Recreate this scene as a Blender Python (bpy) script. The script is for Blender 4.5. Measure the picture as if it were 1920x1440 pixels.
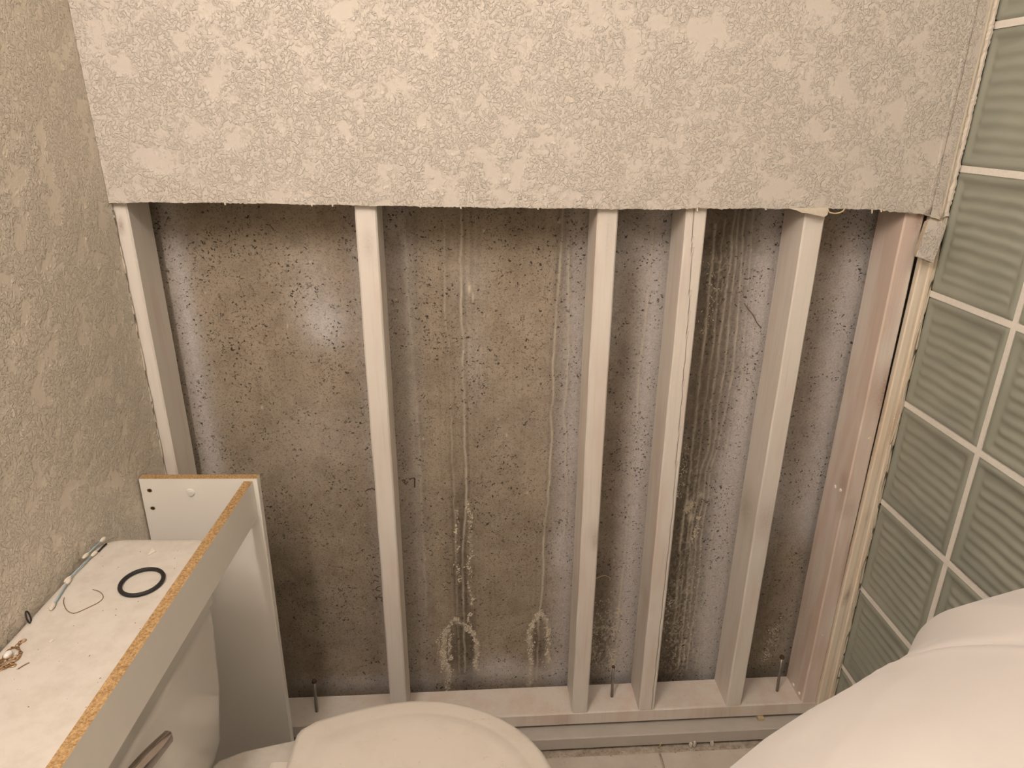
import bpy, bmesh, math, random
import numpy as np
from mathutils import Matrix, Vector

random.seed(7)
rng = np.random.default_rng(7)
SC = bpy.context.scene
COL = SC.collection
for o in list(bpy.data.objects):
    bpy.data.objects.remove(o)

# ------------------------------------------------------------------ camera
cam_d = bpy.data.cameras.new('camera')
cam_d.sensor_fit = 'HORIZONTAL'
cam_d.sensor_width = 36.0
cam_d.lens = 36.0 * 1286.5 / 1920.0
cam_d.clip_start = 0.01
cam = bpy.data.objects.new('camera', cam_d)
COL.objects.link(cam)
CF = Vector((0.0620, 0.9282, -0.3670)); CU = Vector((0.0159, 0.3667, 0.9302))
CF.normalize(); CR = CF.cross(CU).normalized(); CU = CR.cross(CF)
cam.matrix_world = Matrix(((CR.x, CU.x, -CF.x, 0.66688), (CR.y, CU.y, -CF.y, -1.24089), (CR.z, CU.z, -CF.z, 1.44080), (0, 0, 0, 1)))
SC.camera = cam

# ------------------------------------------------------------------ world, exposure
w = bpy.data.worlds.new('world'); SC.world = w; w.use_nodes = True
w.node_tree.nodes['Background'].inputs[0].default_value = (1.0, 0.85, 0.7, 1)
w.node_tree.nodes['Background'].inputs[1].default_value = 0.004
SC.view_settings.view_transform = 'Standard'
SC.view_settings.look = 'None'
SC.view_settings.gamma = 1.0
SC.view_settings.use_curve_mapping = False
SC.view_settings.exposure = 0.38
LAMP_COLOR = (1.0, 0.88, 0.79)
LAMP_STRENGTH = 69.0
FILL_STRENGTH = 20.0

# ------------------------------------------------------------------ helpers
def tag(o, label=None, cat=None, group=None, kind=None):
    if label: o['label'] = label
    if cat: o['category'] = cat
    if group: o['group'] = group
    if kind: o['kind'] = kind
    return o

def empty(name, loc=(0, 0, 0), rz=0.0):
    o = bpy.data.objects.new(name, None); COL.objects.link(o)
    o.location = loc; o.rotation_euler = (0, 0, rz); o.empty_display_size = 0.05
    return o

def link(name, me, mats, parent=None, smooth=False):
    if not isinstance(mats, (list, tuple)): mats = [mats]
    if not me.materials:
        for m in mats: me.materials.append(m)
    if smooth:
        me.polygons.foreach_set('use_smooth', np.ones(len(me.polygons), dtype=bool))
    o = bpy.data.objects.new(name, me); COL.objects.link(o)
    if parent is not None: o.parent = parent
    return o

def pyobj(name, verts, faces, mats, parent=None, smooth=False, midx=None):
    me = bpy.data.meshes.new(name)
    me.from_pydata([tuple(v) for v in verts], [], [tuple(f) for f in faces])
    o = link(name, me, mats, parent, smooth)
    if midx is not None: me.polygons.foreach_set('material_index', np.array(midx, dtype=np.int32))
    me.update()
    return o

def bmobj(name, bm, mats, parent=None, smooth=False):
    bmesh.ops.recalc_face_normals(bm, faces=bm.faces)
    me = bpy.data.meshes.new(name); bm.to_mesh(me); bm.free()
    return link(name, me, mats, parent, smooth)

def add_box(bm, x0, x1, y0, y1, z0, z1, bev=0.0, mi=0, segs=2):
    r = bmesh.ops.create_cube(bm, size=1.0)
    vs = r['verts']
    for v in vs:
        v.co = Vector((x0 + (v.co.x + .5) * (x1 - x0), y0 + (v.co.y + .5) * (y1 - y0), z0 + (v.co.z + .5) * (z1 - z0)))
    fs = {f for v in vs for f in v.link_faces}
    for f in fs: f.material_index = mi
    if bev > 0:
        es = {e for f in fs for e in f.edges}
        bmesh.ops.bevel(bm, geom=list(es), offset=bev, segments=segs, affect='EDGES', profile=0.5)
    return vs

def box(name, x0, x1, y0, y1, z0, z1, m, parent=None, bev=0.0, smooth=False):
    bm = bmesh.new(); add_box(bm, x0, x1, y0, y1, z0, z1, bev)
    return bmobj(name, bm, m, parent, smooth)

def ring_mesh(rings, closed=True, cap=True):
    """rings: list of equally long point lists -> verts, faces"""
    n = len(rings[0]); verts = [p for r in rings for p in r]; faces = []
    for i in range(len(rings) - 1):
        for j in range(n if closed else n - 1):
            a = i * n + j; b = i * n + (j + 1) % n
            faces.append((a, b, b + n, a + n))
    if cap and closed:
        faces.append(tuple(range(n))[::-1]); faces.append(tuple((len(rings) - 1) * n + j for j in range(n)))
    return verts, faces

def tube_mesh(path, rad, n=8, closed=False):
    P = [Vector(p) for p in path]; rings = []
    up = Vector((0, 0, 1))
    for i, p in enumerate(P):
        if closed: t = P[(i + 1) % len(P)] - P[i - 1]
        else: t = P[min(i + 1, len(P) - 1)] - P[max(i - 1, 0)]
        t.normalize()
        a = up.cross(t)
        if a.length < 1e-4: a = Vector((1, 0, 0)).cross(t)
        a.normalize(); b = t.cross(a)
        r = rad(i / max(1, len(P) - 1)) if callable(rad) else rad
        rings.append([p + a * (r * math.cos(2 * math.pi * k / n)) + b * (r * math.sin(2 * math.pi * k / n)) for k in range(n)])
    if closed:
        rings.append(rings[0]); return ring_mesh(rings, True, False)
    return ring_mesh(rings)

def tube(name, path, rad, m, parent=None, n=8, closed=False):
    v, f = tube_mesh(path, rad, n, closed)
    return pyobj(name, v, f, m, parent, True)

def smooth_path(pts, k=6):
    P = [np.array(p, float) for p in pts]; out = []
    for i in range(len(P) - 1):
        p0 = P[max(i - 1, 0)]; p1 = P[i]; p2 = P[i + 1]; p3 = P[min(i + 2, len(P) - 1)]
        for j in range(k):
            t = j / k
            out.append(.5 * ((2 * p1) + (-p0 + p2) * t + (2 * p0 - 5 * p1 + 4 * p2 - p3) * t * t + (-p0 + 3 * p1 - 3 * p2 + p3) * t ** 3))
    out.append(P[-1]); return out

def vnoise(x, y, seed=0):
    """cheap smooth value noise on numpy arrays, about 0..1"""
    r = np.random.default_rng(seed).random((64, 64))
    xi = np.floor(x).astype(int); yi = np.floor(y).astype(int)
    fx = x - xi; fy = y - yi
    fx = fx * fx * (3 - 2 * fx); fy = fy * fy * (3 - 2 * fy)
    g = lambda a, b: r[a % 64, b % 64]
    return (g(xi, yi) * (1 - fx) + g(xi + 1, yi) * fx) * (1 - fy) + (g(xi, yi + 1) * (1 - fx) + g(xi + 1, yi + 1) * fx) * fy

def fbm(x, y, seed=0, oct=3):
    s = 0; a = .5; t = 0
    for k in range(oct):
        s = s + a * vnoise(x * 2 ** k, y * 2 ** k, seed + k); t += a; a *= .5
    return s / t

def set_attr(o, name, arr):
    at = o.data.attributes.new(name, 'FLOAT', 'POINT')
    at.data.foreach_set('value', np.asarray(arr, dtype=np.float32))

# ------------------------------------------------------------------ materials
class NT:
    def __init__(s, name):
        s.m = bpy.data.materials.new(name); s.m.use_nodes = True; s.t = s.m.node_tree
        s.b = s.t.nodes['Principled BSDF']; s.out = s.t.nodes['Material Output']
        s._c = None
    def n(s, typ, props=None, **inp):
        nd = s.t.nodes.new(typ)
        for k, v in (props or {}).items(): setattr(nd, k, v)
        for k, v in inp.items():
            key = int(k[1:]) if k[0] == 'i' and k[1:].isdigit() else k.replace('_', ' ')
            s.set(nd.inputs[key], v)
        return nd
    def set(s, sock, v):
        if hasattr(v, 'is_output') or isinstance(v, bpy.types.NodeSocket): s.t.links.new(v, sock)
        elif isinstance(v, (tuple, list)) and len(v) == 3 and sock.type == 'RGBA': sock.default_value = (*v, 1)
        else: sock.default_value = v
    def co(s):
        if s._c is None: s._c = s.n('ShaderNodeTexCoord').outputs['Object']
        return s._c
    def scaled(s, sx, sy, sz):
        return s.n('ShaderNodeMapping', Vector=s.co(), Scale=(sx, sy, sz)).outputs[0]
    def noise(s, scale, detail=2.0, rough=.5, dist=0.0, vec=None):
        return s.n('ShaderNodeTexNoise', Vector=vec or s.co(), Scale=scale, Detail=detail, Roughness=rough, Distortion=dist).outputs['Fac']
    def vor(s, scale, vec=None, feature='F1'):
        return s.n('ShaderNodeTexVoronoi', {'feature': feature}, Vector=vec or s.co(), Scale=scale).outputs['Distance']
    def rng(s, v, a, b, c=0.0, d=1.0):
        return s.n('ShaderNodeMapRange', {'interpolation_type': 'SMOOTHSTEP'}, Value=v, i1=a, i2=b, i3=c, i4=d).outputs[0]
    def math(s, op, a, b=0.0):
        nd = s.n('ShaderNodeMath', {'operation': op}); s.set(nd.inputs[0], a); s.set(nd.inputs[1], b); return nd.outputs[0]
    def mix(s, f, a, b):
        nd = s.n('ShaderNodeMix', {'data_type': 'RGBA'})
        s.set(nd.inputs[0], f); s.set(nd.inputs[6], a); s.set(nd.inputs[7], b); return nd.outputs[2]
    def attr(s, name):
        return s.n('ShaderNodeAttribute', {'attribute_name': name}).outputs['Fac']
    def bump(s, h, dist=.002, strength=.5, normal=None):
        nd = s.n('ShaderNodeBump', Height=h, Distance=dist, Strength=strength)
        if normal: s.set(nd.inputs['Normal'], normal)
        s.set(s.b.inputs['Normal'], nd.outputs[0]); return nd.outputs[0]
    def base(s, c, rough=.6, **kw):
        s.set(s.b.inputs['Base Color'], c); s.set(s.b.inputs['Roughness'], rough)
        for k, v in kw.items(): s.set(s.b.inputs[k.replace('_', ' ')], v)
        return s

def plain(name, c, rough=.5, metal=0.0, var=.06, scale=40, **kw):
    t = NT(name)
    f = t.noise(scale, 3)
    t.base(t.mix(f, tuple(x * (1 - var) for x in c), tuple(min(1, x * (1 + var)) for x in c)), rough, Metallic=metal, **kw)
    return t.m

def paint_mat(name, c, relief=1.0):
    """painted drywall with a knocked-down orange-peel texture"""
    t = NT(name)
    warp = t.n('ShaderNodeTexNoise', Vector=t.co(), Scale=55.0, Detail=1.0).outputs['Color']
    vec = t.n('ShaderNodeVectorMath', {'operation': 'MULTIPLY_ADD'}, i0=warp, i1=(.011, .011, .011), i2=t.co()).outputs[0]
    fine = t.noise(195.0, 2.5, .55, .4, vec)
    worm = t.rng(t.math('ABSOLUTE', t.math('SUBTRACT', fine, .5)), .0, .085)
    splat = t.rng(fine, .44, .58)
    patch = t.rng(t.noise(24.0, 3.0, .6), .36, .52)
    h = t.math('ADD', t.math('MULTIPLY', t.math('MULTIPLY', splat, .8), patch), t.math('MULTIPLY', t.noise(320, 1), .12))
    h = t.math('ADD', h, t.math('MULTIPLY', t.math('MULTIPLY', worm, .35), patch))
    var = t.noise(3.0, 2)
    t.base(t.mix(var, tuple(x * .975 for x in c), tuple(x * 1.02 for x in c)), .42)
    t.set(t.b.inputs['Specular IOR Level'], .35)
    t.bump(h, .0020 * relief, .85)
    return t.m

M = {}
M['paint'] = paint_mat('wall_paint', (.645, .592, .53))
M['paint_left'] = paint_mat('wall_paint_side', (.71, .64, .535), 1.25)
M['ceiling'] = plain('ceiling_paint', (.84, .81, .75), .8)
M['gypsum'] = plain('gypsum_core', (.50, .42, .32), .95, var=.25, scale=300)
M['paper'] = plain('torn_paper', (.62, .55, .45), .9, var=.15, scale=120)

# concrete: colour patches come from per-vertex overspray, stain and crust attributes
t = NT('concrete')
n1 = t.noise(7.0, 5.0, .6); n2 = t.noise(55.0, 4.0, .7); n3 = t.noise(380.0, 2.0, .6)
base = t.mix(t.rng(n1, .3, .7), (.285, .230, .168), (.43, .355, .268))
base = t.mix(t.rng(n2, .25, .75), base, (.37, .315, .24))
base = t.mix(t.rng(t.noise(19.0, 4, .65), .45, .7, 0, .55), base, (.24, .19, .135))
base = t.mix(t.rng(n3, .52, .68, 0, .75), base, (.15, .112, .08))
base = t.mix(t.rng(n3, .22, .38, .35, 0), base, (.50, .44, .36))
stain_shade = t.attr('stain_shade')
base = t.mix(t.math('MULTIPLY', stain_shade, t.rng(t.noise(90, 3, .7), .2, .6, .55, 1.0)), base, (.115, .088, .062))
spray = t.attr('spray')
base = t.mix(t.math('MULTIPLY', spray, t.rng(n3, .2, .62, 1.0, .6)), base, (.66, .645, .65))
crust = t.attr('crust')
base = t.mix(crust, base, (.70, .64, .52))
pv = t.n('ShaderNodeVectorMath', {'operation': 'MULTIPLY_ADD'}, i0=t.n('ShaderNodeTexNoise', Vector=t.co(), Scale=160.0).outputs['Color'], i1=(.012, .012, .012), i2=t.scaled(1, 1, 1.25)).outputs[0]
v1 = t.vor(105.0, pv); v2 = t.vor(46.0, pv)
p1 = t.math('MULTIPLY', t.rng(v1, .12, .26, 1, 0), t.rng(t.noise(13, 3, .7), .47, .58))
p2 = t.math('MULTIPLY', t.rng(v2, .06, .13, 1, 0), t.rng(t.noise(8, 2), .50, .58))
p3 = t.math('MULTIPLY', t.rng(t.noise(150.0, 3.0, .65, .6), .615, .66), t.rng(t.noise(10, 4, .7), .40, .56))
pit = t.math('MINIMUM', t.math('ADD', t.math('ADD', p1, p2), p3), 1.0)
pit = t.math('MULTIPLY', pit, t.math('SUBTRACT', 1.0, t.math('MULTIPLY', crust, .7)))
base = t.mix(t.math('MULTIPLY', pit, .9), base, (.022, .016, .012))
t.base(base, .88)
h = t.math('ADD', t.math('MULTIPLY', n3, .35), t.math('ADD', t.math('MULTIPLY', n2, .5), t.math('MULTIPLY', pit, -1.2)))
t.bump(h, .0022, .55)
M['concrete'] = t.m
M['crustm'] = plain('mineral_crust', (.66, .59, .47), .95, var=.3, scale=180)

def wood_mat(name, white, pink, bare, lo=.35, hi=.75, rough=.62):
    t = NT(name)
    gr = t.noise(1.0, 4.0, .6, .3, t.scaled(160, 160, 5))
    big = t.noise(1.0, 2.5, .55, 0, t.scaled(22, 22, 3.4))
    c = t.mix(t.rng(big, lo, hi), white, pink)
    c = t.mix(t.rng(gr, .5, .8, 0, .22), c, tuple(x * .55 for x in pink))
    ba = t.attr('bare')
    c = t.mix(t.math('MULTIPLY', ba, t.rng(t.noise(260, 3, .7), .25, .55, .3, 1)), c, bare)
    t.base(c, rough)
    t.bump(t.math('ADD', t.math('MULTIPLY', gr, .6), t.math('MULTIPLY', t.noise(300, 2), .4)), .0008, .45)
    return t.m
M['stud'] = wood_mat('primed_stud_wood', (.78, .73, .665), (.72, .63, .56), (.16, .07, .03), .42, .72)
M['stud_pink'] = wood_mat('thinly_primed_stud_wood', (.80, .73, .66), (.71, .58, .50), (.22, .08, .035), .35, .62)
M['plate'] = wood_mat('primed_plate_wood', (.74, .68, .61), (.70, .60, .52), (.32, .16, .07), .4, .7)
M['jamb'] = wood_mat('jamb_wood', (.84, .75, .62), (.79, .65, .49), (.22, .12, .05), .4, .75)
M['sill'] = plain('grey_painted_sill', (.52, .48, .43), .7, var=.14, scale=18)
M['caulk'] = plain('yellowed_caulk', (.60, .54, .43), .55, var=.2, scale=60)
M['shim'] = plain('pine_shim', (.60, .47, .30), .8, var=.15)
M['steel'] = plain('zinc_nail', (.34, .31, .28), .42, .75, var=.2, scale=120)
M['rust'] = plain('rusty_nail_tip', (.10, .055, .035), .9, .1, var=.3, scale=300)
M['dab'] = plain('white_paint_dab', (.88, .84, .78), .5)
M['melamine'] = plain('white_melamine', (.86, .825, .765), .33, var=.02, scale=6)
M['cap'] = plain('white_plastic_cap', (.76, .74, .68), .35)
t = NT('chipboard')
f1 = t.vor(240.0, t.scaled(1, 1, 2.2)); f2 = t.noise(330, 3, .7)
c = t.mix(t.rng(f2, .3, .7), (.27, .145, .055), (.60, .40, .19))
c = t.mix(t.rng(f1, .0, .35, .5, 0), c, (.10, .05, .02))
t.base(c, .85); t.bump(f2, .001, .6)
M['chip'] = t.m
t = NT('dusty_porcelain')
d = t.noise(26, 5, .7); sp = t.vor(85.0)
c = t.mix(t.rng(d, .35, .72), (.68, .635, .575), (.60, .55, .485))
c = t.mix(t.math('MULTIPLY', t.rng(sp, .03, .07, 1, 0), t.rng(t.noise(19, 2), .60, .68)), c, (.40, .32, .24))
t.base(c, t.rng(d, .3, .7, .32, .6)); t.bump(t.noise(420, 2), .0003, .4)
M['dusty'] = t.m
M['porcelain'] = plain('white_porcelain', (.80, .78, .73), .16, var=.02, scale=5, Coat_Weight=.4)
t = NT('toilet_seat_plastic')
d = t.noise(14, 5, .75); sc_ = t.noise(1.0, 3, .6, 1.0, t.scaled(40, 130, 40))
c = t.mix(t.rng(d, .45, .75, 0, .6), (.70, .64, .57), (.62, .555, .475))
c = t.mix(t.rng(sc_, .66, .72, 0, .35), c, (.36, .29, .22))
t.base(c, .45); t.bump(t.noise(500, 1), .0002, .3)
M['seat'] = t.m
M['chrome'] = plain('tarnished_chrome', (.42, .37, .33), .22, 1.0, var=.12, scale=60)
M['rubber'] = plain('black_rubber', (.018, .016, .015), .62, var=.4, scale=200)
M['blue'] = plain('blue_plastic_stick', (.33, .45, .50), .45, var=.08)
M['cotton'] = plain('cotton_tip', (.72, .66, .56), .95, var=.1, scale=300)
M['gold'] = plain('tarnished_gold', (.42, .25, .12), .28, 1.0, var=.25, scale=200)
M['pearl'] = plain('pearl', (.80, .77, .74), .18, var=.04, Coat_Weight=.6)
M['fibre'] = plain('brown_fibre', (.24, .15, .08), .6)
M['crumb'] = plain('dark_crumb', (.26, .19, .13), .9)
M['plaster'] = plain('plaster_chip', (.72, .66, .57), .9, var=.1, scale=150)
M['mortar'] = plain('mortar_joint', (.84, .80, .74), .9, var=.09, scale=160)
t = NT('grey_green_glass')
t.base(t.mix(t.noise(9, 2), (.60, .62, .53), (.70, .72, .63)), .07, Transmission_Weight=.58, IOR=1.45)
t.bump(t.noise(30, 3, .6), .0012, .3)
M['glass'] = t.m
t = NT('glass_block_rear')
t.base(t.mix(t.noise(6, 2), (.60, .61, .52), (.72, .73, .64)), .25)
M['glass_back'] = t.m
t = NT('floor_tile_glaze')
c = t.mix(t.rng(t.noise(9, 5, .65), .3, .7), (.56, .50, .43), (.66, .60, .52))
c = t.mix(t.rng(t.noise(60, 4, .7), .6, .75, 0, .5), c, (.28, .21, .15))
t.base(c, .55); t.bump(t.noise(90, 3), .0006, .4)
M['tile'] = t.m
t = NT('thinset')
c = t.mix(t.rng(t.noise(50, 5, .7), .35, .65), (.42, .34, .26), (.62, .55, .46))
t.base(c, .95); t.bump(t.noise(120, 4, .7), .004, .8)
M['thinset'] = t.m
t = NT('white_cotton_jersey')
t.base(t.mix(t.noise(5, 2), (.555, .52, .495), (.595, .56, .535)), .85, Sheen_Weight=.25)
wv = t.n('ShaderNodeTexWave', Vector=t.co(), Scale=520.0, Distortion=1.0).outputs['Fac']
t.bump(t.math('ADD', t.math('MULTIPLY', wv, .3), t.noise(60, 3)), .0007, .3)
M['shirt'] = t.m
M['denim'] = plain('dark_denim', (.035, .045, .075), .85, var=.3, scale=300)
M['skin'] = plain('skin', (.52, .33, .24), .5, var=.06, scale=30, Subsurface_Weight=.1)
M['hair'] = plain('short_brown_hair', (.06, .038, .025), .6, var=.4, scale=250)
M['shoe'] = plain('black_shoe', (.03, .03, .03), .5)
M['eye'] = plain('eye_white', (.7, .68, .65), .2)
M['lips'] = plain('lip_skin', (.42, .2, .16), .5)
t = NT('lit_globe')
em = t.n('ShaderNodeEmission', Color=LAMP_COLOR, Strength=LAMP_STRENGTH)
t.t.links.new(em.outputs[0], t.out.inputs[0]); M['lamp'] = t.m
t = NT('fill_dome')  # glow of the added ceiling fill
em = t.n('ShaderNodeEmission', Color=LAMP_COLOR, Strength=FILL_STRENGTH)
t.t.links.new(em.outputs[0], t.out.inputs[0]); M['dome'] = t.m

# ------------------------------------------------------------------ room measures
# origin: left wall / stud face corner region; x right, y away from the camera, z up from the floor
XL, YF = 0.065, -0.0127          # corner of the painted walls
ROT = -0.0454                    # the left wall runs a little out of square
XG = 1.548                       # face of the glass block wall
YC = 0.117                       # concrete face
ZC = 2.42                        # ceiling
YB = -2.35                       # wall behind the camera
CUT = [(.0, 1.2955), (.065, 1.2953), (.15, 1.2957), (.3, 1.2945), (.4726, 1.291), (.62, 1.2885), (.784, 1.2865), (.935, 1.2847), (1.03, 1.2842), (1.08, 1.2858), (1.216, 1.2856), (1.32, 1.286), (1.405, 1.2837), (1.46, 1.279), (1.503, 1.2738), (1.525, 1.268), (1.535, 1.2655), (1.548, 1.279)]
def zcut(x): return float(np.interp(x, [c[0] for c in CUT], [c[1] for c in CUT]))
def left_frame(name):            # things standing square to the left wall
    return empty(name, (XL, YF, 0), ROT)
def lw(xp, yp, z):               # left-wall coordinates -> world
    c, s = math.cos(ROT), math.sin(ROT)
    return (XL + xp * c - yp * s, YF + xp * s + yp * c, z)

# ------------------------------------------------------------------ concrete foundation wall
nx, nz = 840, 350
gx = np.linspace(-.06, 1.62, nx); gz = np.linspace(0.0, 1.40, nz)
X, Z = np.meshgrid(gx, gz)
def G(x, z, rx, rz, a=1.0): return a * np.exp(-((X - x) / rx) ** 2 - ((Z - z) / rz) ** 2)
EDGE = [(.088, .470), (.508, .901), (.939, 1.063), (1.102, 1.284), (1.322, 1.474)]
nl = fbm(X * 9, Z * 4, 11); nm = fbm(X * 26, Z * 26, 21); nf = fbm(X * 90, Z * 90, 31)
spray = np.zeros_like(X)
def edge_spray(x, wdt, amp, z0=-1, z1=3, side=0):
    d = np.abs(X - x) / wdt
    e = amp * np.exp(-d ** 1.6)
    zz = np.clip((Z - z0) / .12, 0, 1) * np.clip((z1 - Z) / .12, 0, 1)
    return e * zz * (.55 + .9 * nl)
spray += edge_spray(.108, .022, .62)                     # beside the corner stud
spray += edge_spray(.470, .030, .45)
spray += edge_spray(.535, .030, .25)
spray += edge_spray(.893, .034, .62)
spray += edge_spray(1.063, .042, .95)
spray += edge_spray(.955, .03, .35, .9, 1.3)
spray += edge_spray(1.290, .050, .95) + edge_spray(1.275, .05, .45, .1, .75)
spray += edge_spray(1.480, .060, .85, .45) + edge_spray(1.50, .04, .3)
spray += G(.378, 1.04, .045, .05, .75) + G(.36, 1.12, .05, .08, .30) + G(.345, .80, .08, .1, .16)
spray += G(.73, .132, .06, .035, .55) + G(.82, .10, .2, .03, .35) + G(.40, .10, .16, .025, .38)
spray += G(.99, 1.20, .03, .04, .55) + G(.888, .48, .035, .05, .5) + G(.675, .97, .03, .10, .22) + G(.67, 1.13, .04, .05, .2)
spray += G(1.37, .62, .05, .15, .45) + G(.79, .80, .12, .2, .08)
spray = np.clip(1.25 * spray * (.75 + .5 * nf), 0, .95)
stain_shade = .25 * np.clip(nm - .45, 0, 1)
crust = np.zeros_like(X)
def near(path):                                          # |x - path(z)| inside the path's z-range
    P = sorted([(b, a) for a, b in path]); pz = [a for a, b in P]; px = [b for a, b in P]
    xx = np.interp(gz, pz, px) + .0045 * (fbm(gz * 18, gz * 0 + px[0] * 50, 5, 4) - .5) * 2
    ins = ((gz >= pz[0]) & (gz <= pz[-1])).astype(float)
    return np.abs(X - xx[:, None]), (X - xx[:, None]), ins[:, None]
DRIPS = [
 ([(.6567, 1.285), (.6528, 1.0623), (.6543, .9632), (.6543, .8351), (.6559, .7276), (.6545, .6423), (.6489, .5332), (.6448, .4442), (.645, .12)], .0024, .55),
 ([(.8525, 1.285), (.8513, 1.1456), (.8477, 1.0215), (.8452, .9183), (.8463, .7228), (.8433, .6128), (.8346, .4672), (.8359, .3637), (.8292, .2573), (.8285, .08)], .0024, .52),
 ([(.8693, 1.2115), (.8711, 1.0804), (.8783, .9802), (.8742, .9384), (.8736, .8306), (.879, .7486), (.8844, .6355), (.885, .5)], .0024, .48),
 ([(.6233, 1.24), (.6204, 1.0626), (.6266, .9218), (.6262, .8141), (.6275, .6746), (.630, .12)], .0018, .28),
 ([(1.0364, 1.27), (1.0352, 1.079), (1.0322, .9152), (1.0345, .7179), (1.0331, .6977), (1.0323, .4991), (1.0305, .3935), (1.0289, .2991), (1.028, .1)], .0022, .45),
 ([(1.1609, 1.24), (1.1633, 1.1173), (1.1646, .9131), (1.1673, .7336), (1.1677, .6941), (1.1642, .4944), (1.171, .3319), (1.17, .2)], .0028, .6),
 ([(1.1976, 1.27), (1.2003, 1.117), (1.1989, .9125), (1.2018, .7327), (1.1939, .6934), (1.1876, .4936), (1.1966, .3308), (1.196, .1)], .0026, .5),
 ([(1.2064, 1.27), (1.2126, 1.1169), (1.2178, .9122), (1.2129, .7325), (1.2076, .6931), (1.2006, .4931), (1.2088, .3303), (1.208, .1)], .0022, .5),
 ([(1.2186, 1.27), (1.2261, 1.1168), (1.2391, .9118), (1.2228, .7322), (1.2176, .6928), (1.2137, .4926), (1.221, .3297), (1.22, .1)], .0022, .5),
 ([(1.2349, 1.27), (1.243, 1.1167), (1.2593, .9115), (1.2451, .7317), (1.2388, .6922), (1.2412, .4916), (1.2441, .3288), (1.243, .1)], .0022, .42),
 ([(1.18, 1.25), (1.183, 1.0), (1.184, .75), (1.180, .5), (1.182, .2)], .002, .4),
 ([(1.265, 1.2), (1.270, 1.0), (1.272, .75), (1.268, .5)], .002, .22),
 ([(1.40, 1.27), (1.405, .8), (1.40, .3)], .002, .12), ([(1.37, 1.2), (1.375, .6)], .002, .10),
 ([(.545, 1.25), (.552, .9), (.556, .6), (.553, .3)], .003, .22),  # traced along the dirt line at the second stud's shadow edge
 ([(.775, 1.2), (.778, .8)], .0018, .07), ([(.25, 1.2), (.252, .5)], .002, .05)]
for path, wd, am in DRIPS:
    d, sd, ins = near(path)
    brk = np.clip(.15 + 1.25 * fbm(X * 6, Z * 14, 41), 0, 1.2) * (.7 + .6 * nf)
    crust += am * ins * np.exp(-(d / wd) ** 2) * brk
    stain_shade += .55 * am * ins * np.exp(-((sd - .0055) / .0035) ** 2) * brk
    stain_shade += .40 * am * ins * np.exp(-((sd + .005) / .003) ** 2) * brk
# faint vertical run marks, strongest in the wet bay
run = fbm(X * 230 + .8 * nl * 4, Z * 2.2, 71, 3)
stain_shade += np.clip(run - .5, 0, 1) * (.30 + 1.5 * np.exp(-((X - 1.20) / .075) ** 2) + .8 * np.exp(-((X - .645) / .05) ** 2) + .6 * np.exp(-((X - .86) / .05) ** 2))
crust += .9 * np.clip(run - .62, 0, 1) * (np.exp(-((X - 1.205) / .06) ** 2))
# wet dark bands around the drips, darker bay patches, painted shade
stain_shade += .34 * np.exp(-((X - .645) / .030) ** 2) * (Z < 1.28) * (.4 + nl) * np.clip((1.25 - Z), .35, 1) * .9
stain_shade += .55 * G(.640, .40, .026, .28) * (.4 + nm)
stain_shade += .45 * np.exp(-((X - .862) / .022) ** 2) * (.3 + nl) * np.clip((Z - .35) / .3, .25, 1)
stain_shade += .40 * np.exp(-((X - .556) / .018) ** 2) * (.2 + nm)  # dirt line and the second stud's shadow edge, both painted dark
stain_shade += np.clip(.80 * np.exp(-(np.clip(np.abs(X - 1.185) - .045, 0, 1) / .035) ** 2) * (.55 + .6 * nm), 0, .9)
stain_shade += .55 * G(.99, .85, .04, .5) * (.3 + nm) + .55 * G(.98, .35, .035, .12)
stain_shade += .35 * G(1.37, .35, .05, .3) + .35 * G(1.40, .9, .05, .3) * nm + .25 * G(1.35, 1.2, .05, .1)  # darker patches in the last bay
stain_shade += .25 * G(.24, .30, .12, .25) * nm * 2  # shadow of the white side panel, painted low in the first bay
def crust_line(path, wd, amp):
    P = np.array(smooth_path(path, 8)); best = np.full(X.shape, 9.0)
    x0, x1 = P[:, 0].min() - .03, P[:, 0].max() + .03; z0, z1 = P[:, 1].min() - .03, P[:, 1].max() + .03
    i0, i1 = np.searchsorted(gx, [x0, x1]); j0, j1 = np.searchsorted(gz, [z0, z1])
    for p in P:
        best[j0:j1, i0:i1] = np.minimum(best[j0:j1, i0:i1], np.hypot(X[j0:j1, i0:i1] - p[0] + .006 * (nm[j0:j1, i0:i1] - .5), Z[j0:j1, i0:i1] - p[1] + .006 * (nf[j0:j1, i0:i1] - .5)))
    return .55 * amp * np.exp(-(best / (wd * 1.15)) ** 2) * np.clip(.35 + 1.6 * (nf - .25), 0, 1.3)
CR = [([(.6022, .2598), (.5932, .2188), (.5927, .1562), (.6055, .133), (.5971, .0685)], .0060, 1.0),
      ([(.610, .24), (.606, .20), (.609, .16)], .0045, .6),
      ([(.6211, .2883), (.6533, .259), (.6726, .2249), (.6734, .181), (.6715, .1295)], .0048, .95),
      ([(.831, .295), (.8156, .2679), (.807, .2301), (.8103, .1962), (.8115, .1273), (.8098, .069)], .0056, 1.0),
      ([(.8362, .2947), (.8518, .2563), (.8544, .211), (.8563, .1423)], .0045, .8),
      ([(.66, .62), (.664, .5), (.659, .42), (.664, .33)], .004, .6), ([(.634, .6), (.631, .5), (.634, .4)], .004, .35)]
for pth, wd, am in CR: crust += crust_line(pth, wd, am)
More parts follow.
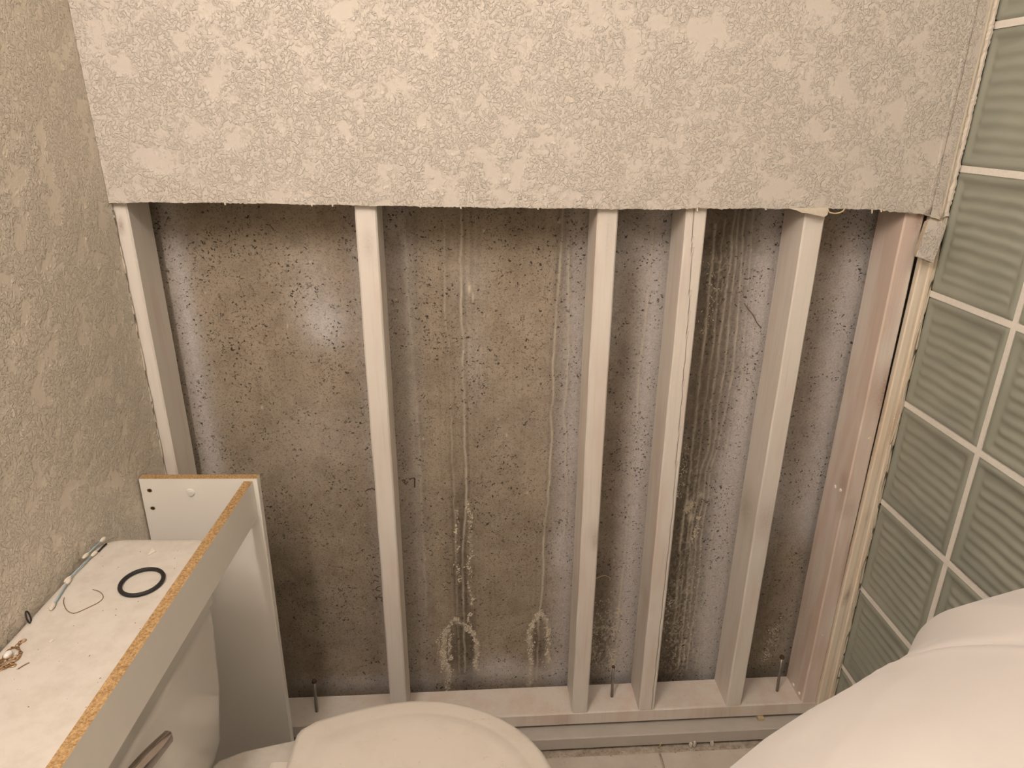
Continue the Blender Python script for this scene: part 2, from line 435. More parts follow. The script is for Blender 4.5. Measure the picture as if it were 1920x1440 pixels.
# dark wet tongues inside the crusts
stain_shade += 1.0 * G(.604, .20, .005, .06) * (.3 + 1.2 * nf) + .9 * G(.664, .20, .008, .05) * (.3 + 1.2 * nf) + .8 * G(.822, .20, .006, .05) * (.3 + nf)
stain_shade += .9 * G(.612, .185, .010, .05) + .75 * G(.650, .19, .020, .08) * (.5 + nm) + .95 * G(.828, .19, .018, .06) * (.5 + nm)
# squiggly mineral bloom low in the narrow bays
sq = np.clip(1 - np.abs(fbm(X * 130, Z * 95, 61, 2) - .5) * 11, 0, 1)
blo = G(.985, .18, .040, .11) + .8 * G(1.02, .27, .022, .05) + .85 * G(1.185, .30, .045, .22) + .5 * G(1.17, .65, .02, .12) + .5 * G(1.18, 1.12, .025, .10) + .55 * G(1.44, .17, .03, .06) + .25 * G(1.225, .15, .04, .08)
crust += .72 * sq * np.clip(blo, 0, 1)
stain_shade += .55 * np.clip(blo, 0, 1) * (1 - sq)
crust += G(.6699, 1.1131, .004, .010, .95) + G(.677, 1.095, .002, .009, .7) + G(1.180, .56, .006, .010, .8) + G(1.20, .62, .006, .008, .6) + G(1.172, .60, .005, .008, .7)
for _ in range(46):
    crust += G(rng.uniform(.1, 1.45), rng.uniform(.1, 1.25), rng.uniform(.0012, .0028), rng.uniform(.002, .004), rng.uniform(.4, .9))
crust = np.clip(crust, 0, 1); stain_shade = np.clip(stain_shade, 0, .92)
spray = np.clip(spray * (1 - .6 * crust), 0, .95)
ydisp = YC - .0030 * crust * (.4 + nf) - .0012 * (nm - .5)
me = bpy.data.meshes.new('wall_foundation')
nv = nx * nz; nq = (nx - 1) * (nz - 1)
me.vertices.add(nv); me.vertices.foreach_set('co', np.stack([X, ydisp, Z], -1).astype(np.float32).ravel())
ii = (np.arange(nz - 1)[:, None] * nx + np.arange(nx - 1)[None]).ravel()
quads = np.stack([ii, ii + 1, ii + nx + 1, ii + nx], -1).astype(np.int32)
me.loops.add(nq * 4); me.loops.foreach_set('vertex_index', quads.ravel())
me.polygons.add(nq); me.polygons.foreach_set('loop_start', (np.arange(nq) * 4).astype(np.int32)); me.polygons.foreach_set('loop_total', np.full(nq, 4, np.int32))
me.update(calc_edges=True); me.validate()
conc = link('wall_foundation', me, M['concrete'], None, True)
for nme, a in (('spray', spray), ('stain_shade', stain_shade), ('crust', crust)): set_attr(conc, nme, a.ravel())
tag(conc, 'bare pitted grey brown concrete wall with drip streaks behind the studs', 'wall', kind='structure')
# lumpy mineral crusts standing proud of the concrete
def crust_mesh(path, wd, dens, seed, big=1.0):
    rr = random.Random(seed); bm = bmesh.new(); P = smooth_path(path, 10)
    for i_, p in enumerate(P):
        k_ = .5 + .5 * math.sin(i_ * .9 + seed) * math.sin(i_ * .37 + seed * 2.1)
        p = (p[0] + .0032 * math.sin(i_ * .8 + seed) + .002 * math.sin(i_ * 2.1), p[1])
        for _ in range(max(1, int(dens * (.35 + 1.2 * k_)))):
            x = p[0] + rr.gauss(0, wd); z = p[1] + rr.gauss(0, wd * 1.3); r = rr.uniform(.0006, .0019) * big * (.7 + .5 * k_)
            m4 = Matrix.Translation((x, YC - .0008, z)) @ Matrix.Rotation(rr.uniform(-1.2, 1.2), 4, 'Y') @ Matrix.Diagonal((r * rr.uniform(.6, 1.1), r * .55, r * rr.uniform(1.0, 2.6), 1))
            bmesh.ops.create_icosphere(bm, subdivisions=1, radius=1.0, matrix=m4)
    o = bmobj('mineral_crust', bm, M['crustm'], conc); o['label'] = 'pale lumpy mineral crust'; o['kind'] = 'stuff'
for k_, (pth, wd, am) in enumerate(CR): crust_mesh(pth, wd * .55, int(3 + 4 * am), 100 + k_)
crust_mesh([(.588, .225), (.586, .18), (.590, .13)], .005, 3, 301, 1.1)
crust_mesh([(.622, .29), (.610, .272), (.606, .25)], .0016, 5, 302, .7)
crust_mesh([(.656, .30), (.660, .26), (.668, .235)], .0022, 6, 303, .9)
crust_mesh([(.812, .255), (.806, .22), (.812, .18)], .005, 3, 304, .9)
crust_mesh([(.848, .24), (.853, .19), (.846, .13)], .006, 3, 305, .7)
crust_mesh([(.995, .33), (.975, .26), (.968, .20), (.975, .12)], .016, 6, 201, .8)
crust_mesh([(1.03, .30), (1.028, .26), (1.02, .22)], .006, 5, 202)
crust_mesh([(1.022, .17), (1.02, .15), (1.024, .12)], .006, 5, 203)
crust_mesh([(1.18, .60), (1.172, .58)], .004, 8, 204, 1.3)
crust_mesh([(1.205, .56), (1.198, .52), (1.19, .49)], .003, 6, 205)
crust_mesh([(1.20, .40), (1.19, .3), (1.20, .2), (1.185, .15)], .022, 6, 206, .8)
crust_mesh([(1.155, .33), (1.15, .22)], .006, 6, 207)
crust_mesh([(1.445, .24), (1.43, .17), (1.425, .12)], .006, 6, 208, .9)
crust_mesh([(1.160, 1.18), (1.17, 1.08), (1.165, 1.02)], .008, 5, 209, .7)
crust_mesh([(1.15, .75), (1.152, .68), (1.148, .62)], .004, 5, 210, .8)
# dark scrawls and chips on the concrete beside the second stud
for pts_, r_ in (([(.4345, .4253), (.4408, .4222), (.4464, .4176)], .0010), ([(.4348, .4109), (.4445, .4061)], .0010), ([(.4484, .3929), (.4412, .3903), (.4372, .3846), (.4405, .3801), (.4476, .3787)], .0010),
                 ([(.4327, .3605), (.4393, .3617), (.4488, .3591), (.4509, .3553), (.4477, .3510), (.4516, .3471)], .0009), ([(.5417, .6823), (.5407, .6584)], .0016), ([(.5301, .6781), (.5352, .6814), (.5412, .6829)], .0010),
                 ([(.5132, .6769), (.5192, .6778), (.5197, .6681), (.5227, .6681), (.5259, .6737)], .0009), ([(.4308, .6510), (.4356, .6551), (.4432, .6575), (.4491, .6569), (.4519, .6547)], .0010), ([(.4122, .6203), (.4155, .6141), (.4192, .6135), (.4217, .6165), (.4219, .6200)], .0008)):
    tube('dark_mark', smooth_path([(x_, YC - .0002, z_) for x_, z_ in pts_], 5), r_, M['rust'], conc, 6)
body = box('concrete_body', -.06, 1.62, YC + .002, YC + .20, -.02, ZC, M['concrete'], conc)

# ------------------------------------------------------------------ framing
fr = empty('wall_framing', (0, 0, 0))
tag(fr, 'exposed timber stud framing, painted white, below the cut drywall', 'wall framing', kind='structure')

def bare_of(V, blobs):
    V = np.array(V); b = np.zeros(len(V))
    for (x, y, z, rx, ry, rz, a) in blobs:
        b += a * np.exp(-((V[:, 0] - x) / rx) ** 2 - ((V[:, 1] - y) / ry) ** 2 - ((V[:, 2] - z) / rz) ** 2)
    return np.clip(b, 0, 1)

def timber(name, m, parent, xl0, xl1, wid, y0, y1, z0, z1, blobs=(), crack=None, seed=0, step=.02, ch=.0028, label=None):
    """upright squared timber, left edge xl0 at the foot and xl1 at z 1.29, lofted along z with eased corners"""
    rings = []; nzs = max(2, int((z1 - z0) / step))
    r = np.random.default_rng(seed)
    for i in range(nzs + 1):
        z = z0 + (z1 - z0) * i / nzs
        xl = xl0 + (xl1 - xl0) * (z - .09) / 1.2
        wob = .0005 * math.sin(z * 9 + seed) + .0003 * math.sin(z * 31 + seed * 2)
        pts = []
        xa, xb = xl + wob, xl + wid + wob * .6
        fx = [xa + ch] + [xa + ch + (wid - 2 * ch) * k / 12 for k in range(1, 12)] + [xb - ch]
        dep = [0.0] * len(fx)
        if crack is not None:
            cz = [c[1] for c in crack]; cx = [c[0] for c in crack]
            xc = float(np.interp(z, cz, cx)) + .0007 * math.sin(z * 70) + .0005 * math.sin(z * 153)
            j = int(np.argmin([abs(a - xc) for a in fx[2:-2]])) + 2
            fx[j - 1] = xc - .0009; fx[j] = xc; fx[j + 1] = xc + .0009; dep[j] = .006
            fx = sorted(fx)
        for k, a in enumerate(fx): pts.append((a, y0 + dep[k], z))
        for k in range(9): pts.append((xb, y0 + ch + (y1 - y0 - 2 * ch) * k / 8, z))
        pts += [(xb - ch, y1, z), (xa + ch, y1, z)]
        for k in range(9): pts.append((xa, y1 - ch - (y1 - y0 - 2 * ch) * k / 8, z))
        rings.append(pts)
    v, f = ring_mesh(rings)
    o = pyobj(name, v, f, m, parent, False)
    set_attr(o, 'bare', bare_of(v, blobs))
    if label: o['label'] = label
    return o

D = .0885
S = 'stud'
knots = {0: [(.072, 0, 1.2598, .005, .02, .006, 1.0)], 1: [(.492, 0, 1.222, .010, .02, .025, .25)], 2: [(.934, 0, .5812, .008, .01, .010, .55), (.93, 0, .6, .02, .01, .03, .2), (.925, 0, 1.24, .012, .02, .05, .18)],
         3: [(1.09, 0, 1.18, .003, .01, .003, .9), (1.07, .03, .40, .01, .05, .01, .2)], 4: [(1.315, 0, 1.20, .003, .01, .003, .9), (1.29, .06, .62, .02, .05, .05, .35), (1.31, 0, .62, .02, .02, .05, .25)],
         5: [(1.503, 0, 1.268, .012, .012, .014, .85), (1.503, 0, 1.083, .010, .012, .005, .6), (1.485, 0, .645, .018, .02, .03, .35), (1.48, .02, .70, .01, .02, .02, .5), (1.509, .0, .92, .008, .02, .06, .45), (1.495, 0, .92, .018, .01, .05, .3), (1.475, .06, .30, .03, .05, .25, .25), (1.509, 0, .50, .008, .02, .08, .45)]}
XS0 = [.0450, .4692, .9030, 1.0671, 1.2837, 1.4741]
XS1 = [.0496, .4711, .8998, 1.0620, 1.2842, 1.4741]
WID = [.038, .0381, .0381, .0384, .0383, .0372]
lab = ['corner stud against the left wall', 'stud with its right side in view', 'stud left of the narrow bays', 'stud with a long crack down its face', 'stud below the torn drywall paper', 'pinkish stud beside the glass block jamb']
CRACK4 = [(1.0985, .0), (1.0975, .09), (1.0965, .40), (1.0965, .65), (1.0925, .778), (1.0905, .898), (1.0865, 1.076), (1.0785, 1.228), (1.0745, 1.29), (1.074, 2.5)]
studs = []
for i in range(6):
    o = timber(S, M['stud_pink'] if i in (5,) else M['stud'], fr, XS0[i], XS1[i], WID[i], 0.0, D, .0902, ZC - .04, knots[i], CRACK4 if i == 3 else None, seed=i + 1, label=lab[i])
    studs.append(o)
# small checks and nail heads on the studs
def disc(name, c, nrm, r, h, m, parent, n=10):
    bm = bmesh.new()
    bmesh.ops.create_cone(bm, cap_ends=True, segments=n, radius1=r, radius2=r * .8, depth=h)
    q = Vector((0, 0, 1)).rotation_difference(Vector(nrm))
    bmesh.ops.transform(bm, matrix=Matrix.Translation(c) @ q.to_matrix().to_4x4(), verts=bm.verts)
    return bmobj(name, bm, m, parent)
def sub(parent, f):     # keep three levels: framing > stud > nail head
    return f
for (y, z) in ((.0444, .6758), (.022, .6792), (.0475, .1005), (.0165, .1045)):
    disc('nail_head', (1.4734, y, z), (-1, 0, 0), .0046, .0030, M['dab'], studs[5])
disc('nail_head', (1.4995, -.0006, .815), (0, -1, 0), .004, .002, M['jamb'], studs[5])
disc('nail_head', (1.490, -.0006, .30), (0, -1, 0), .0022, .0014, M['dab'], studs[5])

# horizontal timber
def plank(name, m, parent, x0, x1, y0, y1, z0, z1, blobs=(), label=None, ch=.003):
    rings = []; n = int((x1 - x0) / .02)
    for i in range(n + 1):
        x = x0 + (x1 - x0) * i / n; w_ = .0006 * math.sin(x * 11)
        ys = [y0 + ch + (y1 - y0 - 2 * ch) * k / 8 for k in range(9)]
        pts = [(x, y, z1 + w_) for y in ys] + [(x, y1, z1 - ch), (x, y1, z0 + ch)] + [(x, y, z0) for y in ys[::-1]] + [(x, y0, z0 + ch + (z1 - z0 - 2 * ch) * k / 4) for k in range(5)]
        rings.append(pts)
    v, f = ring_mesh(rings); o = pyobj(name, v, f, m, parent)
    set_attr(o, 'bare', bare_of(v, blobs))
    if label: o['label'] = label
    return o
plate = plank('sole_plate', M['plate'], fr, .05, 1.5112, 0, D, .052, .0900, [(.8803, 0, .068, .012, .02, .03, .55), (1.2707, 0, .07, .04, .02, .02, .25), (1.39, .0, .07, .05, .02, .03, .15), (1.148, .045, .09, .0012, .0012, .01, 1)], 'flat sole plate under the studs')
sill = plank('sill_board', M['sill'], fr, .06, 1.5112, -.0285, .10, .004, .0415, (), 'grey painted board on the floor under the sole plate')
sh = box('shim', 1.3685, 1.3835, -.006, .03, .0420, .0518, M['shim'], fr, .0008); sh['label'] = 'small pine shim under the sole plate'
# upright nails through the plate
def spike(x, y, z1, tx, ty, rusty):
    o = tube('nail', [(x, y, .088), (x + tx * .5, y + ty * .5, .088 + (z1 - .088) * .5), (x + tx, y + ty, z1)], .0036, M['steel'], fr, 8)
    if rusty: disc('tip', (x + tx, y + ty, z1 + .002), (0, 0, 1), .0062, .006, M['rust'], o)
    else: disc('tip', (x + tx, y + ty, z1 + .0005), (0, 0, 1), .0045, .003, M['rust'], o)
    return o
spike(.2855, .040, .172, -.0005, .012, True)['label'] = 'steel nail standing in the plate behind the white panel'
spike(1.0090, .046, .175, .0008, .010, False)['label'] = 'steel nail standing in the plate of the narrow bay'
spike(1.4295, .040, .186, .003, .012, True)['label'] = 'steel nail with a rusty top beside the last stud'

# jamb board between the last stud and the glass, with the black gap
rings = []
for i in range(71):
    z = .004 + (ZC - .004) * i / 70
    gap = float(np.interp(z, [0, .45, .6, .75, .92, 1.05, 1.2, 2.4], [.0006, .0010, .0028, .0042, .0058, .0066, .0078, .009]))
    xa = 1.5115 + gap; xb = 1.5475; ch = .002
    rings.append([(xa + ch, -.006, z), (xa + .012, -.0064, z), (xa + .018, -.0052, z), (xb - .010, -.0052, z), (xb - .008, -.007, z), (xb, -.007, z), (xb, .006, z), (xa, .006, z), (xa, -.006 + ch, z)])
v, f = ring_mesh(rings)
jb = pyobj('jamb_board', v, f, M['jamb'], fr)
set_attr(jb, 'bare', bare_of(v, [(1.524, 0, .415, .007, .02, .010, .8), (1.545, 0, .35, .004, .03, .25, .4), (1.54, 0, .85, .004, .02, .05, .6), (1.53, 0, .62, .004, .02, .02, .4)]))
jb['label'] = 'bare wood jamb board beside the glass blocks'
path = [(1.5445 + .0010 * math.sin(z * 60) + .0012 * math.sin(z * 23), -.0085 - .001 * math.sin(z * 37), z) for z in np.linspace(.01, 1.27, 160)]
tube('caulk_bead', [(1.5478 + .0005 * math.sin(z * 45), -.0090, z) for z in np.linspace(.01, 1.27, 120)], lambda s: .0019 + .0005 * math.sin(s * 110), M['caulk'], jb, 7)
tube('caulk_bead', path, lambda s: .0021 + .0011 * math.sin(s * 150) * math.sin(s * 47), M['caulk'], jb, 7)

# ------------------------------------------------------------------ painted walls, ceiling, floor
# upper drywall sheet on the back wall, with a ragged cut lower edge
xs = np.concatenate([np.arange(.0655, XG - .0005, .0035), [XG - .0015]])
verts = []; faces = []; mi = []
for i, x in enumerate(xs):
    fz = zcut(x) + rng.normal(0, .00045) + .0006 * math.sin(x * 60)
    bz = fz + .0004 + abs(rng.normal(0, .0009))
    xe = x
    verts += [(xe, YF, ZC), (xe, YF, fz), (xe, YF + .0016, fz - .0004 + rng.normal(0, .0005)), (xe, 0.0, bz), (xe, 0.0, ZC)]
for i in range(len(xs) - 1):
    a = i * 5; b = a + 5
    faces += [(a, b, b + 1, a + 1), (a + 1, b + 1, b + 2, a + 2), (a + 2, b + 2, b + 3, a + 3), (a + 3, b + 3, b + 4, a + 4), (a + 4, b + 4, b, a)]
    mi += [0, 2, 1, 2, 1]
n_ = len(verts) - 5
faces += [(0, 1, 2, 3, 4), (n_, n_ + 4, n_ + 3, n_ + 2, n_ + 1)]; mi += [1, 1]
wb = pyobj('wall_back', verts, faces, [M['paint'], M['gypsum'], M['paper']], None, False, mi)
tag(wb, 'cream textured drywall above the cut, bottom edge sawn off raggedly', 'wall', kind='structure')
# corner bead ridges along the right end of the sheet
def ridge(x, wd, h, z0, z1, m):
    rings = []
    for i in range(61):
        z = z0 + (z1 - z0) * i / 60; xx = x + .0006 * math.sin(z * 17)
        rings.append([(xx - wd, YF + .0004, z), (xx - wd * .4, YF - h, z), (xx + wd * .4, YF - h, z), (xx + wd, YF + .0004, z)])
    v, f = ring_mesh(rings); return pyobj('corner_bead', v, f, m, wb, True)
ridge(1.5075, .0065, .0007, 1.275, ZC, M['paint'])
ridge(1.5345, .0030, .0018, 1.268, ZC, M['caulk'])
# crumbly plaster edge by the glass
rings = []
for i in range(90):
    z = 1.272 + (1.62 - 1.272) * i / 89
    r1 = .0030 + .0022 * abs(math.sin(z * 61)) * abs(math.sin(z * 23)) + rng.uniform(0, .0010)
    xx = 1.5435 + rng.uniform(-.0012, .0012)
    rings.append([(xx - r1, YF + .001, z), (xx - r1 * .4, YF - r1 * .8, z), (xx + r1 * .5, YF - r1 * .6, z), (xx + r1 * .7, YF + .001, z)])
v, f = ring_mesh(rings); pyobj('plaster_edge', v, f, M['plaster'], wb)
# torn paper under the cut, at the fifth stud
def flake(name, pts, m, parent, th=.0008, seed=0):
    P = [Vector(p) for p in pts]; n = len(P); c = sum(P, Vector()) / n
    nr = (P[1] - P[0]).cross(P[2] - P[0]); nr.normalize()
    rr = random.Random(seed)
    vv = [p for p in P] + [p + nr * th for p in P] + [c + nr * rr.uniform(-.001, .001), c + nr * th * 1.6]
    ff = []
    for i in range(n):
        j = (i + 1) % n
        ff += [(i, j, n + j, n + i), (j, i, 2 * n), (n + i, n + j, 2 * n + 1)]
    return pyobj(name, vv, ff, m, parent)
flake('torn_paper', [(1.2436, -.0135, 1.286), (1.318, -.0135, 1.2875), (1.3160, -.0170, 1.2750), (1.3100, -.0185, 1.2715), (1.300, -.0180, 1.2735), (1.2870, -.0170, 1.2760), (1.2761, -.0165, 1.2785), (1.268, -.0160, 1.2785), (1.258, -.0150, 1.2830)], M['paper'], wb, .0007, 1)
tube('torn_paper', smooth_path([(1.316, -.014, 1.286), (1.319, -.016, 1.2795), (1.329, -.017, 1.2775), (1.337, -.017, 1.2785), (1.3445, -.016, 1.2815), (1.347, -.015, 1.2875)], 4), .0014, M['shim'], wb, 6)
for x, l in ((.255, .003), (.40, .0028), (.435, .0025), (.585, .002), (.655, .0025), (.79, .002), (1.075, .004), (1.398, .006), (1.415, .003), (1.20, .002)):
    z = zcut(x); flake('torn_paper', [(x, YF - .0006, z + .001), (x + .003, YF - .0008, z + .001), (x + .0035, YF - .0022, z - l), (x + .001, YF - .0018, z - l * 1.2)], M['paper'], wb, .0005, int(x * 99))

# left wall, a little out of square
lv = left_frame('wall_left'); tag(lv, 'tan textured drywall wall on the left behind the toilet tank', 'wall', kind='structure')
bm = bmesh.new(); add_box(bm, -.0127, 0.0, -2.36, .009, -.006, ZC)
bmobj('drywall_sheet', bm, M['paint_left'], lv)
pth = [(.0004, .0085 + rng.normal(0, .0004), z) for z in np.linspace(.01, 1.282, 120)]
tube('paper_edge', pth, lambda s: .0012 + .0006 * math.sin(s * 90), M['paper'], lv, 5)

wfz = box('wall_front', -.25, 2.75, YB - .02, YB, -.006, ZC, M['paint']); tag(wfz, 'cream wall behind the camera', 'wall', kind='structure')
ce = box('ceiling', -.25, 2.75, YB - .02, .33, ZC, ZC + .03, M['ceiling']); tag(ce, 'flat cream ceiling', 'ceiling', kind='structure')
ws = box('wall_shower', 2.60, 2.64, YB, .33, -.006, ZC, M['ceiling']); tag(ws, 'pale wall beyond the glass blocks', 'wall', kind='structure')
wk = box('wall_alcove', 1.6601, 2.60, .0, .03, -.006, ZC, M['ceiling']); tag(wk, 'pale end wall beyond the glass blocks', 'wall', kind='structure')

fl = box('floor', -.25, 2.62, YB, .34, -.06, -.006, M['thinset']); tag(fl, 'bathroom floor of square beige tiles', 'floor', kind='structure')
TS = .33
tme = None
for i in range(-4, 2):
    for j in range(7):
        x0 = 1.113 + i * TS; y1 = -.046 - j * TS
        xa, xb = max(x0 + .0025, .0), min(x0 + TS - .0025, XG - .002)
        ya, yb = max(y1 - TS + .005, YB + .001), y1
        if xb - xa < .02 or yb - ya < .02: continue
        full = xb - xa > TS - .006 and yb - ya > TS - .006
        if full and tme is not None:
            o = bpy.data.objects.new('tile', tme); COL.objects.link(o); o.parent = fl; o.location = (xa, ya, 0)
        else:
            bm = bmesh.new(); add_box(bm, 0, xb - xa, 0, yb - ya, -.007, 0, .0012)
            o = bmobj('tile', bm, M['tile'], fl); o.location = (xa, ya, 0)
            if full: tme = o.data

# ------------------------------------------------------------------ glass block wall
gw = empty('wall_right'); tag(gw, 'glass block wall with pale mortar joints on the right', 'wall', kind='structure')
RZ = [1.5836 - .2286 * k for k in range(7, -5, -1)]
CY = [-.0075, -.2252] + [-.2252 - .2286 * k for k in range(1, 10)]
JW = .0115
bm = bmesh.new()
for z in RZ: add_box(bm, XG + .0016, XG + .098, CY[-1], CY[0] + .001, max(z - JW / 2, -.005), z + JW / 2)
for y in CY[1:]:
    for k in range(len(RZ) - 1): add_box(bm, XG + .0022, XG + .0975, y - JW / 2, y + JW / 2, RZ[k] + JW / 2 - .001, RZ[k + 1] - JW / 2 + .001)
bmobj('mortar', bm, M['mortar'], gw)
BS = .2286 - JW
def block_face():
    """front face of a block: rounded rim, moat and a pane with wavy level ribs (local x = depth into the wall)"""
    n = 56; V = []; F = []
    for j in range(n + 1):
        for i in range(n + 1):
            u = i / n; v_ = j / n
            e = min(u, 1 - u, v_, 1 - v_) * BS
            if e < .004: d = .0045 * (1 - math.sqrt(max(0, 1 - ((.004 - e) / .004) ** 2)))
            elif e < .013: d = 0.0
            elif e < .0175: d = .0035 * math.sin((e - .013) / .0045 * math.pi / 2)
            else:
                am = min(1, (e - .0175) / .012)
                d = .0042 - am * .0020 * (1 + math.sin(v_ * 10 * 2 * math.pi + .55 * math.sin(u * 4.2 + v_ * 3) + .2 * math.sin(u * 17)))
            V.append((d, -BS / 2 + u * BS, -BS / 2 + v_ * BS))
    for j in range(n):
        for i in range(n):
            a = j * (n + 1) + i; F.append((a, a + n + 1, a + n + 2, a + 1))
    return V, F
V_, F_ = block_face()
fme = bpy.data.meshes.new('ribbed_face'); fme.from_pydata(V_, [], F_); fme.update()
V2 = [(.060 - .0045 * math.sin(v[1] / BS * 6 * 2 * math.pi + .8 * math.sin(v[2] * 30)), v[1], v[2]) for v in V_]
bme = bpy.data.meshes.new('rear_pane'); bme.from_pydata(V2, [], F_); bme.update()
bm = bmesh.new()
for (a, b, c, d) in (((0, -1, -1), (1, -1, -1), (1, -1, 1), (0, -1, 1)), ((0, 1, -1), (0, 1, 1), (1, 1, 1), (1, 1, -1)), ((0, -1, -1), (0, 1, -1), (1, 1, -1), (1, -1, -1)), ((0, -1, 1), (1, -1, 1), (1, 1, 1), (0, 1, 1))):
    bm.faces.new([bm.verts.new((.0045 + p[0] * .072, p[1] * BS / 2, p[2] * BS / 2)) for p in (a, b, c, d)])
rme = bpy.data.meshes.new('rim'); bm.to_mesh(rme); bm.free()
for me_, m_ in ((fme, 'glass'), (bme, 'glass_back'), (rme, 'glass_back')):
    me_.materials.append(M[m_]); me_.polygons.foreach_set('use_smooth', np.ones(len(me_.polygons), dtype=bool))
for c in range(len(CY) - 1):
    for k in range(len(RZ) - 1):
        z0, z1 = RZ[k] + JW / 2, RZ[k + 1] - JW / 2
        y1, y0 = CY[c] - (JW / 2 if c else .0015), CY[c + 1] + JW / 2
        if z1 > ZC - .02: continue
        b = bpy.data.objects.new('glass_block', fme); COL.objects.link(b); b.parent = gw
        b.location = (XG, (y0 + y1) / 2, (z0 + z1) / 2); b.scale = (1, (y1 - y0) / BS, 1)
        for nm_, me_ in (('rear_pane', bme), ('rim', rme)):
            o = bpy.data.objects.new(nm_, me_); COL.objects.link(o); o.parent = b

# ------------------------------------------------------------------ loose drywall scrap by the jamb
def rag_board(name, corners, th, seed):
    P = [Vector(c) for c in corners]; rr = random.Random(seed)
    nr = (P[1] - P[0]).cross(P[3] - P[0]); nr.normalize()
    if nr.y > 0: nr = -nr
    edge = []
    for a, b in ((P[0], P[1]), (P[1], P[2]), (P[2], P[3]), (P[3], P[0])):
        for k in range(8): edge.append(a.lerp(b, k / 8))
    cen = sum(P, Vector()) / 4; n = len(edge); rings = []
    for d, sc in ((th, 1.0), (th * .8, 1.0), (.0, .97)):
        rings.append([cen + (e - cen) * sc * (1 + rr.uniform(-.03, .02)) + nr * d for e in edge])
    v, f = ring_mesh(rings[::-1])
    mi = [1] * n + [0] * n + [1, 0]
    return pyobj(name, v, f, [M['paint'], M['gypsum']], None, False, mi)
sb = rag_board('drywall_scrap', [(1.5030, -.0135, 1.2650), (1.5385, -.0135, 1.2580), (1.5215, -.0250, 1.1890), (1.4870, -.0250, 1.2010)], .0125, 3)
tag(sb, 'broken strip of cream drywall hanging over the top of the wood jamb', 'drywall scrap')

# ------------------------------------------------------------------ storage frame around the tank
sf = left_frame('storage_frame')
tag(sf, 'white melamine chipboard shelf frame standing around the toilet tank', 'shelf frame')
def sheared_panel(name, y0, y1, label):
    bm = bmesh.new()
    vs = add_box(bm, .004, .2175, y0, y1, .006, .8185)
    for v in bm.verts: v.co.x -= .0100 * (1 - v.co.z / .8185)
    for f in bm.faces:
        if f.normal.z > .9: f.material_index = 1
        if f.normal.z == 0 and False: pass
    bm.normal_update()
    for f in bm.faces: f.material_index = 1 if f.normal.z > .9 else 0
    es = [e for e in bm.edges if abs((e.verts[0].co - e.verts[1].co).z) > .3]
    bmesh.ops.bevel(bm, geom=es, offset=.0009, segments=1, affect='EDGES')
    o = bmobj(name, bm, [M['melamine'], M['chip']], sf); o['label'] = label; return o
pa = sheared_panel('side_panel', -.093, -.077, 'side panel with two dowel holes and a round cap')
sheared_panel('side_panel', -.815, -.799, 'side panel nearer the vanity')
bm = bmesh.new(); add_box(bm, .1935, .2095, -.7985, -.0935, .738, .8135); bm.normal_update()
for f in bm.faces: f.material_index = 1 if f.normal.z > .9 else 0
rl = bmobj('front_rail', bm, [M['melamine'], M['chip']], sf); rl['label'] = 'front rail with a raw chipboard top edge'
# cap and dowel holes
cc = (.0935, -.0940, .7900)
disc('cam_cap', cc, (0, -1, 0), .0082, .003, M['cap'], pa, 24); disc('cam_cap', (cc[0] + .001, cc[1] - .0006, cc[2] - .001), (0, -1, 0), .0062, .0032, M['cap'], pa, 24)
def hole(x, z):
    bm = bmesh.new(); n = 16
    a = [bm.verts.new((x + .0048 * math.cos(2 * math.pi * k / n), -.0934, z + .0040 * math.sin(2 * math.pi * k / n))) for k in range(n)]
    b = [bm.verts.new((x + .0036 * math.cos(2 * math.pi * k / n), -.0932, z + .0030 * math.sin(2 * math.pi * k / n))) for k in range(n)]
    for k in range(n): bm.faces.new((a[k], a[(k + 1) % n], b[(k + 1) % n], b[k]))
    bm.faces.new(b)
    for f in bm.faces: f.material_index = 1 if len(f.verts) > 4 else 0
    return bmobj('dowel_hole', bm, [M['chip'], M['rubber']], pa)  # rubber black painted on the disc for the shade inside the hole
hole(.0200, .7945); hole(.0190, .7570)

# ------------------------------------------------------------------ toilet
to = left_frame('toilet'); tag(to, 'white toilet with lid closed and dusty tank top beside left wall', 'toilet')
YT = -.435
def rrect(x0, x1, y0, y1, r, z, n=6):
    pts = []
    for cx, cy, a0 in ((x1 - r, y1 - r, 0), (x0 + r, y1 - r, 90), (x0 + r, y0 + r, 180), (x1 - r, y0 + r, 270)):
        for k in range(n + 1):
            a = math.radians(a0 + 90 * k / n); pts.append((cx + r * math.cos(a), cy + r * math.sin(a), z))
    return pts
def loft(name, rings, m, parent, smooth=True):
    v, f = ring_mesh(rings); o = pyobj(name, v, f, m, parent, smooth)
    if smooth:
        md = o.modifiers.new('edge', 'EDGE_SPLIT'); md.split_angle = math.radians(42)
    return o
# tank: flared rim on top of a gently tapering body
R_ = []
for z, xi, xf, hw, r in ((.385, .035, .150, .135, .03), (.392, .025, .165, .150, .035), (.42, .018, .172, .160, .035), (.52, .014, .178, .176, .032), (.66, .012, .182, .186, .03), (.684, .012, .183, .187, .03), (.690, .012, .188, .190, .03), (.7455, .012, .1885, .191, .03)):
    R_.append(rrect(xi, xf, YT - hw - .08, YT + hw, r, z))
loft('tank', R_, M['porcelain'], to)
R_ = []
for z, o_, r in ((.7460, -.004, .026), (.7480, .0, .03), (.7780, .001, .031), (.7830, -.001, .031), (.7855, -.006, .028), (.7862, -.014, .024)):
    R_.append(rrect(.008 - o_, .1905 + o_, YT - .285 - o_, YT + .2035 + o_, r, z))
loft('tank_lid', R_, M['dusty'], to)['label'] = 'dusty tank lid'
